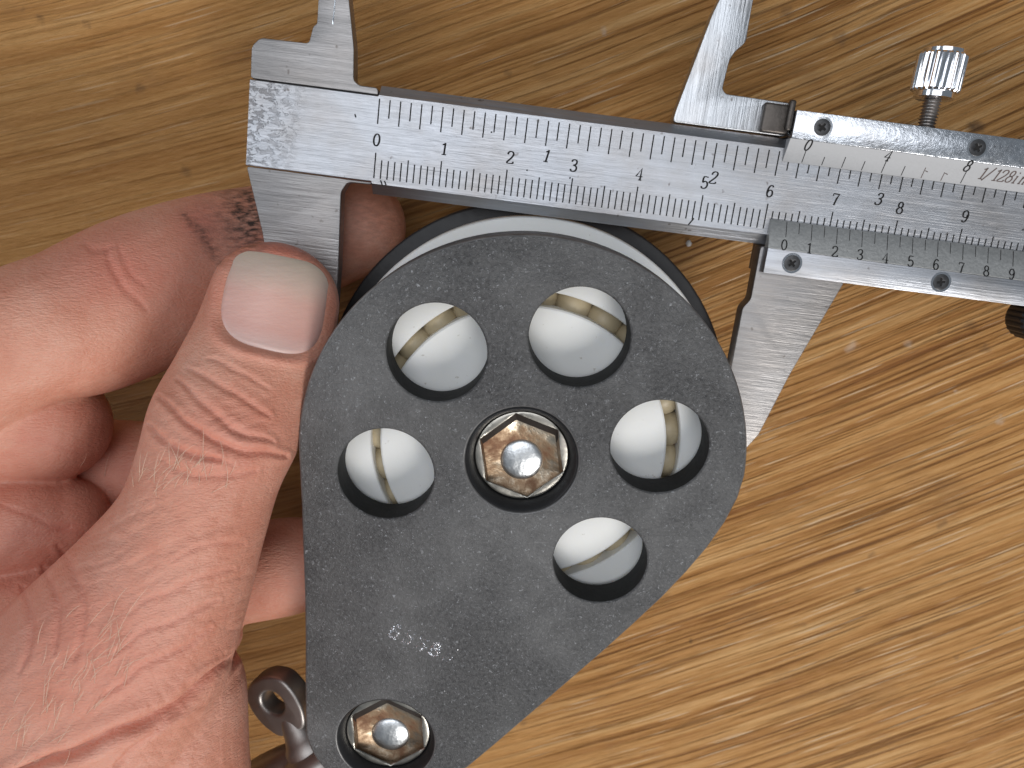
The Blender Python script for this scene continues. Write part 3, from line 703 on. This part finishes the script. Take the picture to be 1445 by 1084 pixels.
chains = [
    # thumb: tip, nail joint, knuckle, first bone, ball of the thumb, wrist
    [(389, 424, 112.2, 9.25, 7.6), (372, 482, 111.8, 9.7, 8.0), (345, 545, 110.5, 10.1, 8.6), (318, 605, 109.2, 10.5, 9.3), (296, 665, 108.8, 9.9, 9.2), (272, 735, 109, 10.3, 10), (232, 815, 110, 12.6, 12), (178, 905, 111, 15.5, 14), (110, 1010, 113, 19, 16), (30, 1120, 116, 22, 18), (-60, 1230, 120, 24, 20)],
    # ball of the thumb, right-hand bulge
    [(250, 800, 112, 9, 9), (240, 870, 112, 10.0, 10.5), (205, 930, 113, 12.5, 12), (150, 1000, 114, 14, 13)],
    # wrist bulge below the crease
    [(240, 985, 117, 11.2, 11), (238, 1060, 118, 11.8, 12), (226, 1160, 120, 14, 14), (190, 1280, 124, 18, 16)],
    # index finger passing behind the jaw
    [(-150, 590, 108, 11.0, 10), (-60, 523, 109, 10.4, 10), (40, 475, 110.5, 10.2, 9.8), (120, 452, 114, 11.3, 9.6), (210, 412, 119.5, 12.0, 9.4), (300, 376, 126, 11.6, 8.8), (390, 350, 131.8, 10.8, 8.2), (460, 330, 133.2, 9.6, 7.8), (507, 318, 133.2, 8.7, 7.4)],
    # middle finger folded under the index finger
    [(-160, 640, 117, 9.6, 9), (-60, 606, 117, 9.4, 9), (20, 597, 117.5, 9.2, 9), (72, 600, 119, 8.8, 8.6)],
    # finger lying deeper, between the folded finger and the thumb
    [(-120, 690, 127, 9.5, 8), (0, 672, 129, 9.0, 8), (110, 664, 131, 8.8, 7.8), (215, 668, 132, 8.6, 7.6), (270, 690, 132.5, 8.0, 7.4)],
    # ring finger fold
    [(-160, 790, 116, 9.5, 9), (-60, 752, 117, 9.0, 9), (30, 742, 118.5, 8.2, 8.5), (85, 735, 121, 7.0, 7.5)],
    # web and back of the hand
    [(60, 890, 117, 10, 10), (-20, 905, 116, 11, 11), (-120, 930, 116, 14, 13)],
    [(-10, 960, 115, 15, 13), (-120, 1040, 117, 20, 16)],
    # middle fingertip supporting the block from behind
    [(230, 838, 131, 8.4, 8), (320, 815, 131, 8.3, 8), (400, 800, 131, 8.3, 7.8), (432, 795, 131, 7.8, 7.4)],
    [(250, 900, 128, 8.5, 8), (285, 893, 129, 6.5, 6.5)],
]
# heel of the hand outside the frame: the fingers and the thumb meet here
chains += [[(-150, 590, 112, 12, 11), (-190, 700, 118, 15, 12), (-210, 830, 120, 18, 14), (-190, 960, 120, 20, 16), (-120, 1100, 121, 22, 18)],
           [(-190, 700, 128, 12, 10), (-20, 780, 134, 9, 8.5), (120, 850, 134, 8.6, 8), (230, 838, 131.5, 8.4, 8)],
           [(-190, 860, 130, 12, 10), (-20, 900, 132, 9, 8.5), (120, 930, 131, 8.6, 8), (250, 900, 128, 8.5, 8)]]
HV, HF = [], []
for ch in chains:
    v, f = sweep(ch); b = len(HV); HV += v; HF += [tuple(b + i for i in q) for q in f]
HVw = to_world(np.array(HV)) * S
me = bpy.data.meshes.new('tmp_hand'); me.from_pydata(HVw.tolist(), [], HF); me.update()
tmp = bpy.data.objects.new('tmp_hand', me); col.objects.link(tmp)
md = tmp.modifiers.new('r', 'REMESH'); md.mode = 'VOXEL'; md.voxel_size = 0.30 * S; md.adaptivity = 0
hm = bpy.data.meshes.new_from_object(tmp.evaluated_get(bpy.context.evaluated_depsgraph_get()))
bpy.data.objects.remove(tmp)
N = len(hm.vertices); co = np.empty(N * 3); hm.vertices.foreach_get('co', co); co = co.reshape(-1, 3) / S
E = np.empty(len(hm.edges) * 2, dtype=np.int64); hm.edges.foreach_get('vertices', E); E = E.reshape(-1, 2)
deg = np.bincount(E.ravel(), minlength=N).astype(float)
def lap(a, it, k=.5):
    for _ in range(it):
        s = np.zeros_like(a); 
        for d in range(a.shape[1] if a.ndim > 1 else 1):
            col_ = a[:, d] if a.ndim > 1 else a
            q = np.bincount(E[:, 0], col_[E[:, 1]], N) + np.bincount(E[:, 1], col_[E[:, 0]], N)
            if a.ndim > 1: s[:, d] = q / deg
            else: s = q / deg
        a = a * (1 - k) + s * k
    return a
co = lap(co, 18)
def normals():
    hm.vertices.foreach_set('co', (co * S).ravel()); hm.update()
    nn = np.empty(N * 3); hm.vertices.foreach_get('normal', nn) if False else hm.vertex_normals.foreach_get('vector', nn)
    return nn.reshape(-1, 3)
def pix():
    c = to_cam(co); return PW / 2 - FPX * c[:, 0] / c[:, 2], PH / 2 + FPX * c[:, 1] / c[:, 2], -c[:, 2]
nrm = normals(); px_, py_, pz_ = pix()
tocam = np.array([0, 0, CAM_H]) - co; tocam /= np.linalg.norm(tocam, axis=1)[:, None]
face = np.clip((nrm * tocam).sum(1) * 2.5, 0, 1)
def dist_poly(P):
    d = np.full(N, 1e9); P = np.array(P, float)
    Q = []
    for i in range(len(P) - 1):
        p0, p1, p2, p3 = P[max(i - 1, 0)], P[i], P[i + 1], P[min(i + 2, len(P) - 1)]
        for q in np.arange(5) / 5: Q.append(.5 * (2 * p1 + (p2 - p0) * q + (2 * p0 - 5 * p1 + 4 * p2 - p3) * q * q + (3 * p1 - p0 - 3 * p2 + p3) * q ** 3))
    Q.append(P[-1]); Q = np.array(Q)
    for i in range(len(Q) - 1):
        a, b = Q[i], Q[i + 1]; ab = b - a; L = ab @ ab
        t = np.clip(((px_ - a[0]) * ab[0] + (py_ - a[1]) * ab[1]) / L, 0, 1)
        e = min(1.0, (min(i, len(Q) - 2 - i) + 1.0) / (len(Q) * .3))          # fades at both ends
        dd = np.hypot(px_ - a[0] - t * ab[0], py_ - a[1] - t * ab[1]) / (.35 + .65 * e)
        d = np.minimum(d, dd)
    return d
disp = np.zeros(N); red = np.zeros(N)
def vnoise(u, v, seed):
    iu, iv = np.floor(u).astype(int), np.floor(v).astype(int); fu, fv = u - iu, v - iv
    fu = fu * fu * (3 - 2 * fu); fv = fv * fv * (3 - 2 * fv)
    def h(a, b):
        x = (a * 374761393 + b * 668265263 + seed * 982451653) & 0xffffffff; x = ((x ^ (x >> 13)) * 1274126177) & 0xffffffff; return ((x ^ (x >> 16)) & 0xffff) / 65535.0
    return (h(iu, iv) * (1 - fu) + h(iu + 1, iv) * fu) * (1 - fv) + (h(iu, iv + 1) * (1 - fu) + h(iu + 1, iv + 1) * fu) * fv
jx, jy = px_.copy(), py_.copy()
px_ = jx + 7 * (vnoise(jx / 34, jy / 34, 21) - .5); py_ = jy + 9 * (vnoise(jx / 34, jy / 34, 23) - .5)
thumbside = (pz_ < 113).astype(float)
creases = [  # knuckle folds of the thumb
    ([(212, 600), (232, 622), (271, 641), (310, 648)], .75, 6), ([(222, 560), (250, 585), (285, 610), (330, 632), (372, 642), (405, 640)], .9, 7),
    ([(248, 535), (290, 570), (335, 608), (385, 624)], .55, 6), ([(262, 518), (300, 538), (345, 566), (380, 588)], .4, 6), ([(290, 508), (330, 522), (380, 548)], .3, 5),
    ([(225, 645), (260, 665), (310, 672), (360, 664)], .35, 6), ([(240, 625), (280, 640), (330, 655)], .3, 4),
    # folds where the ball of the thumb meets the wrist
    ([(345, 900), (318, 938), (268, 982), (225, 1006), (170, 1030), (100, 1062), (20, 1090), (-60, 1110)], 2.2, 10), ([(300, 885), (255, 915), (200, 945), (140, 985)], .45, 6), ([(310, 850), (265, 868), (210, 890), (160, 925)], .4, 6),
    ([(330, 800), (290, 815), (230, 838), (180, 866)], .35, 6), ([(345, 765), (300, 770), (245, 790)], .25, 5), ([(255, 1000), (215, 1030), (160, 1084)], .4, 6),
    ([(80, 770), (110, 815), (118, 870), (105, 930)], .35, 8), ([(60, 800), (80, 850), (75, 920)], .4, 7), ([(30, 830), (44, 880), (30, 950)], .35, 7)]
for P, dep, w in creases:
    d = dist_poly(P); w = w * .62; disp -= .55 * dep * np.exp(-(d / w) ** 2) - .26 * dep * np.exp(-((d - 2.8 * w) / (2 * w)) ** 2); red += .25 * np.exp(-(d / (w * 1.3)) ** 2)
fing = [([(150, 352), (163, 385), (186, 418), (205, 440)], .45, 6), ([(168, 350), (182, 380), (204, 408)], .3, 5), ([(120, 345), (132, 352), (160, 350)], .3, 5),
        ([(0, 716), (60, 735), (120, 752)], .35, 5), ([(0, 755), (60, 752), (110, 738)], .3, 5), ([(0, 618), (60, 622), (120, 640)], .15, 5)]
for P, dep, w in fing:
    d = dist_poly(P); disp -= .42 * dep * np.exp(-(d / (w * .8)) ** 2); red += .22 * np.exp(-(d / (w * 1.2)) ** 2)
# wrinkled skin over the ball of the thumb: ridged, stretched noise along the bone
px_, py_ = jx, jy
ang = np.radians(-27); wx, wy = px_ + 14 * vnoise(px_ / 70, py_ / 70, 3), py_ + 26 * vnoise(px_ / 90, py_ / 90, 4)
u = wx * np.cos(ang) + wy * np.sin(ang); v = -wx * np.sin(ang) + wy * np.cos(ang)
rid = 1 - np.abs(2 * vnoise(u / 80, v / 17, 5) - 1); rid2 = 1 - np.abs(2 * vnoise(u / 44 + 7, v / 10, 6) - 1)
ang2 = np.radians(48); u2 = wx * np.cos(ang2) + wy * np.sin(ang2); v2 = -wx * np.sin(ang2) + wy * np.cos(ang2)
rid3 = 1 - np.abs(2 * vnoise(u2 / 60, v2 / 20, 9) - 1)
mcp = np.clip((py_ - 640) / 90, 0, 1) * np.clip((px_ - 20) / 120, .35, 1) * (pz_ < 112)
disp -= mcp * (.15 * rid ** 7 + .10 * rid2 ** 6) + mcp * .10 * rid3 ** 8 * np.clip(1.2 - np.abs(px_ - 190) / 150, 0, 1)
knu = np.exp(-((px_ - 320) / 80) ** 2 - ((py_ - 600) / 45) ** 2)
disp -= knu * (.22 * rid2 ** 4)
# nail bed on the thumb
NC, NU, NVv = np.array((387., 427.)), np.array((13., -68.)), np.array((74., 17.))
inv = np.linalg.inv(np.stack([NVv, NU], 1)); q = np.stack([px_ - NC[0], py_ - NC[1]], 1) @ inv.T
rho = (np.abs(q[:, 0]) ** 3.4 + np.abs(q[:, 1]) ** 3.4) ** (1 / 3.4)
nm = (pz_ < 112) * 1.0
disp += nm * (-.12 * np.exp(-((rho - 1.0) / .06) ** 2) + .34 * np.exp(-((rho - 1.15) / .09) ** 2) * np.clip(1.3 - q[:, 1], 0, 1)) - nm * .55 * np.clip((1.02 - rho) / .08, 0, 1)
red += .35 * np.exp(-((rho - 1.1) / .15) ** 2) * nm
co = co + nrm * (disp * face)[:, None]
co = lap(co, 1, .35); nrm = normals()
red += .22 * np.clip((py_ - 560) / 200, 0, 1) + .9 * np.exp(-((px_ - 170) / 110) ** 2 - ((py_ - 380) / 60) ** 2) + .5 * np.exp(-((px_ - 320) / 90) ** 2 - ((py_ - 620) / 70) ** 2) + .8 * np.exp(-((px_ - 285) / 40) ** 2 - ((py_ - 310) / 30) ** 2)
red += .35 * ((py_ > 570) & (px_ < 190) & (pz_ > 110)) + .35 * np.exp(-((px_ - 120) / 160) ** 2 - ((py_ - 920) / 120) ** 2) + .7 * np.exp(-((px_ - 400) / 75) ** 2 - ((py_ - 345) / 28) ** 2)
dirt = np.exp(-((px_ - 352) / 30) ** 2 - ((py_ - 305) / 55) ** 2) * .9 + .55 * np.exp(-(dist_poly([(255, 298), (285, 330), (300, 355), (310, 372)]) / 9) ** 2) + .35 * np.exp(-((px_ - 330) / 60) ** 2 - ((py_ - 300) / 50) ** 2) + .3 * np.exp(-((px_ - 530) / 60) ** 2 - ((py_ - 310) / 60) ** 2)
dirt += .25 * np.exp(-((px_ - 440) / 35) ** 2 - ((py_ - 355) / 22) ** 2)
for nme, arr in (('redness', np.clip(lap(red, 3), 0, 1)), ('dirt', np.clip(dirt, 0, 1))):
    at = hm.attributes.new(nme, 'FLOAT', 'POINT'); at.data.foreach_set('value', arr.astype(np.float32))
hm.name = 'hand'
hand = link('hand', hm, M['skin'], None, 180)
hand['label'] = 'bare hand with thumb pressing the caliper jaw and fingers behind the block'; hand['category'] = 'hand'
bvh = BVHTree.FromObject(hand, bpy.context.evaluated_depsgraph_get())
co_cam = Vector((0, 0, CAM_H * S))
def hit(x, y):
    d = Vector(np.array([(x - PW / 2) / FPX, -(y - PH / 2) / FPX, -1.0]) @ RT).normalized()
    l, n, i, ds = bvh.ray_cast(co_cam, d); return l, n
# thumbnail: curved plate seated in the nail bed
GN = 30; V, F, nv = [], [], []
P = []
for r_ in range(GN + 1):
    rr = (r_ / GN) * .985
    for a in range(64):
        t = 2 * math.pi * a / 64; c_, s_ = math.cos(t), math.sin(t)
        k = rr / (abs(c_) ** 3.4 + abs(s_) ** 3.4) ** (1 / 3.4); xx, yy = c_ * k, s_ * k
        p = NC + NVv * xx + NU * yy; P.append((p[0], p[1], xx, yy, rr))
hits = [hit(p[0], p[1]) for p in P]
# smooth shape: quadratic fit of the nail bed
A = np.array([[1, p[2], p[3], p[2] ** 2, p[2] * p[3], p[3] ** 2, p[2] ** 4, p[3] ** 3, p[3] ** 4, p[2] ** 2 * p[3], p[2] ** 2 * p[3] ** 2] for p in P]); Z = np.array([(Vector(h[0]) - co_cam).length / S for h in hits])
cf = np.linalg.lstsq(A, Z, rcond=None)[0]; Zs = A @ cf
for p, z in zip(P, Zs):
    d = np.array([(p[0] - PW / 2) / FPX, -(p[1] - PH / 2) / FPX, -1.0]) @ RT; d /= np.linalg.norm(d)
    off = -.24 + .45 * max(0, (p[4] - .90) / .10) ** 2 * (1.0 if p[3] < .6 else .3)
    V.append(tuple(np.array([0, 0, CAM_H]) + d * (z + off))); nv.append(p[3] * .5 + .5)
for r_ in range(GN):
    for a in range(64):
        b = (a + 1) % 64; F.append((r_ * 64 + a, (r_ + 1) * 64 + a, (r_ + 1) * 64 + b, r_ * 64 + b))
nail = mesh('thumbnail', V, F, M['nail'], hand, 180)
at = nail.data.attributes.new('nail_v', 'FLOAT', 'POINT'); at.data.foreach_set('value', np.array(nv, dtype=np.float32))
# fine hairs on the back of the thumb
V, F = [], []
def hair(x, y, ang, ln, bend, r=.045):
    l, n = hit(x, y)
    if l is None: return
    x2, y2 = x + 12 * math.cos(ang), y + 12 * math.sin(ang); l2, n2 = hit(x2, y2)
    if l2 is None: return
    t = (l2 - l).normalized(); s = n.cross(t); P = []
    for k in range(6):
        q = k / 5; P.append(Vector(l) / S + t * ln * q + n * (ln * .45 * q * (1 - .45 * q)) + s * bend * q * q)
    v, f = tube(P, [r, r, r * .9, r * .75, r * .55, r * .2], 5); b = len(V); V.extend(v); F.extend(tuple(b + i for i in g) for g in f)
for _ in range(40): hair(random.gauss(245, 38), random.gauss(672, 16), random.gauss(-1.05, .30), random.uniform(1.8, 4.8), random.gauss(0, .8), .028)
for _ in range(75):
    x = random.uniform(0, 180); hair(x, 1060 - x * .95 + random.gauss(0, 45), random.gauss(-.95, .22), random.uniform(2, 5.2), random.gauss(0, .9), .028)
hh = mesh('fine_hair', V, F, M['hair'], hand, 180); hh['kind'] = 'stuff'
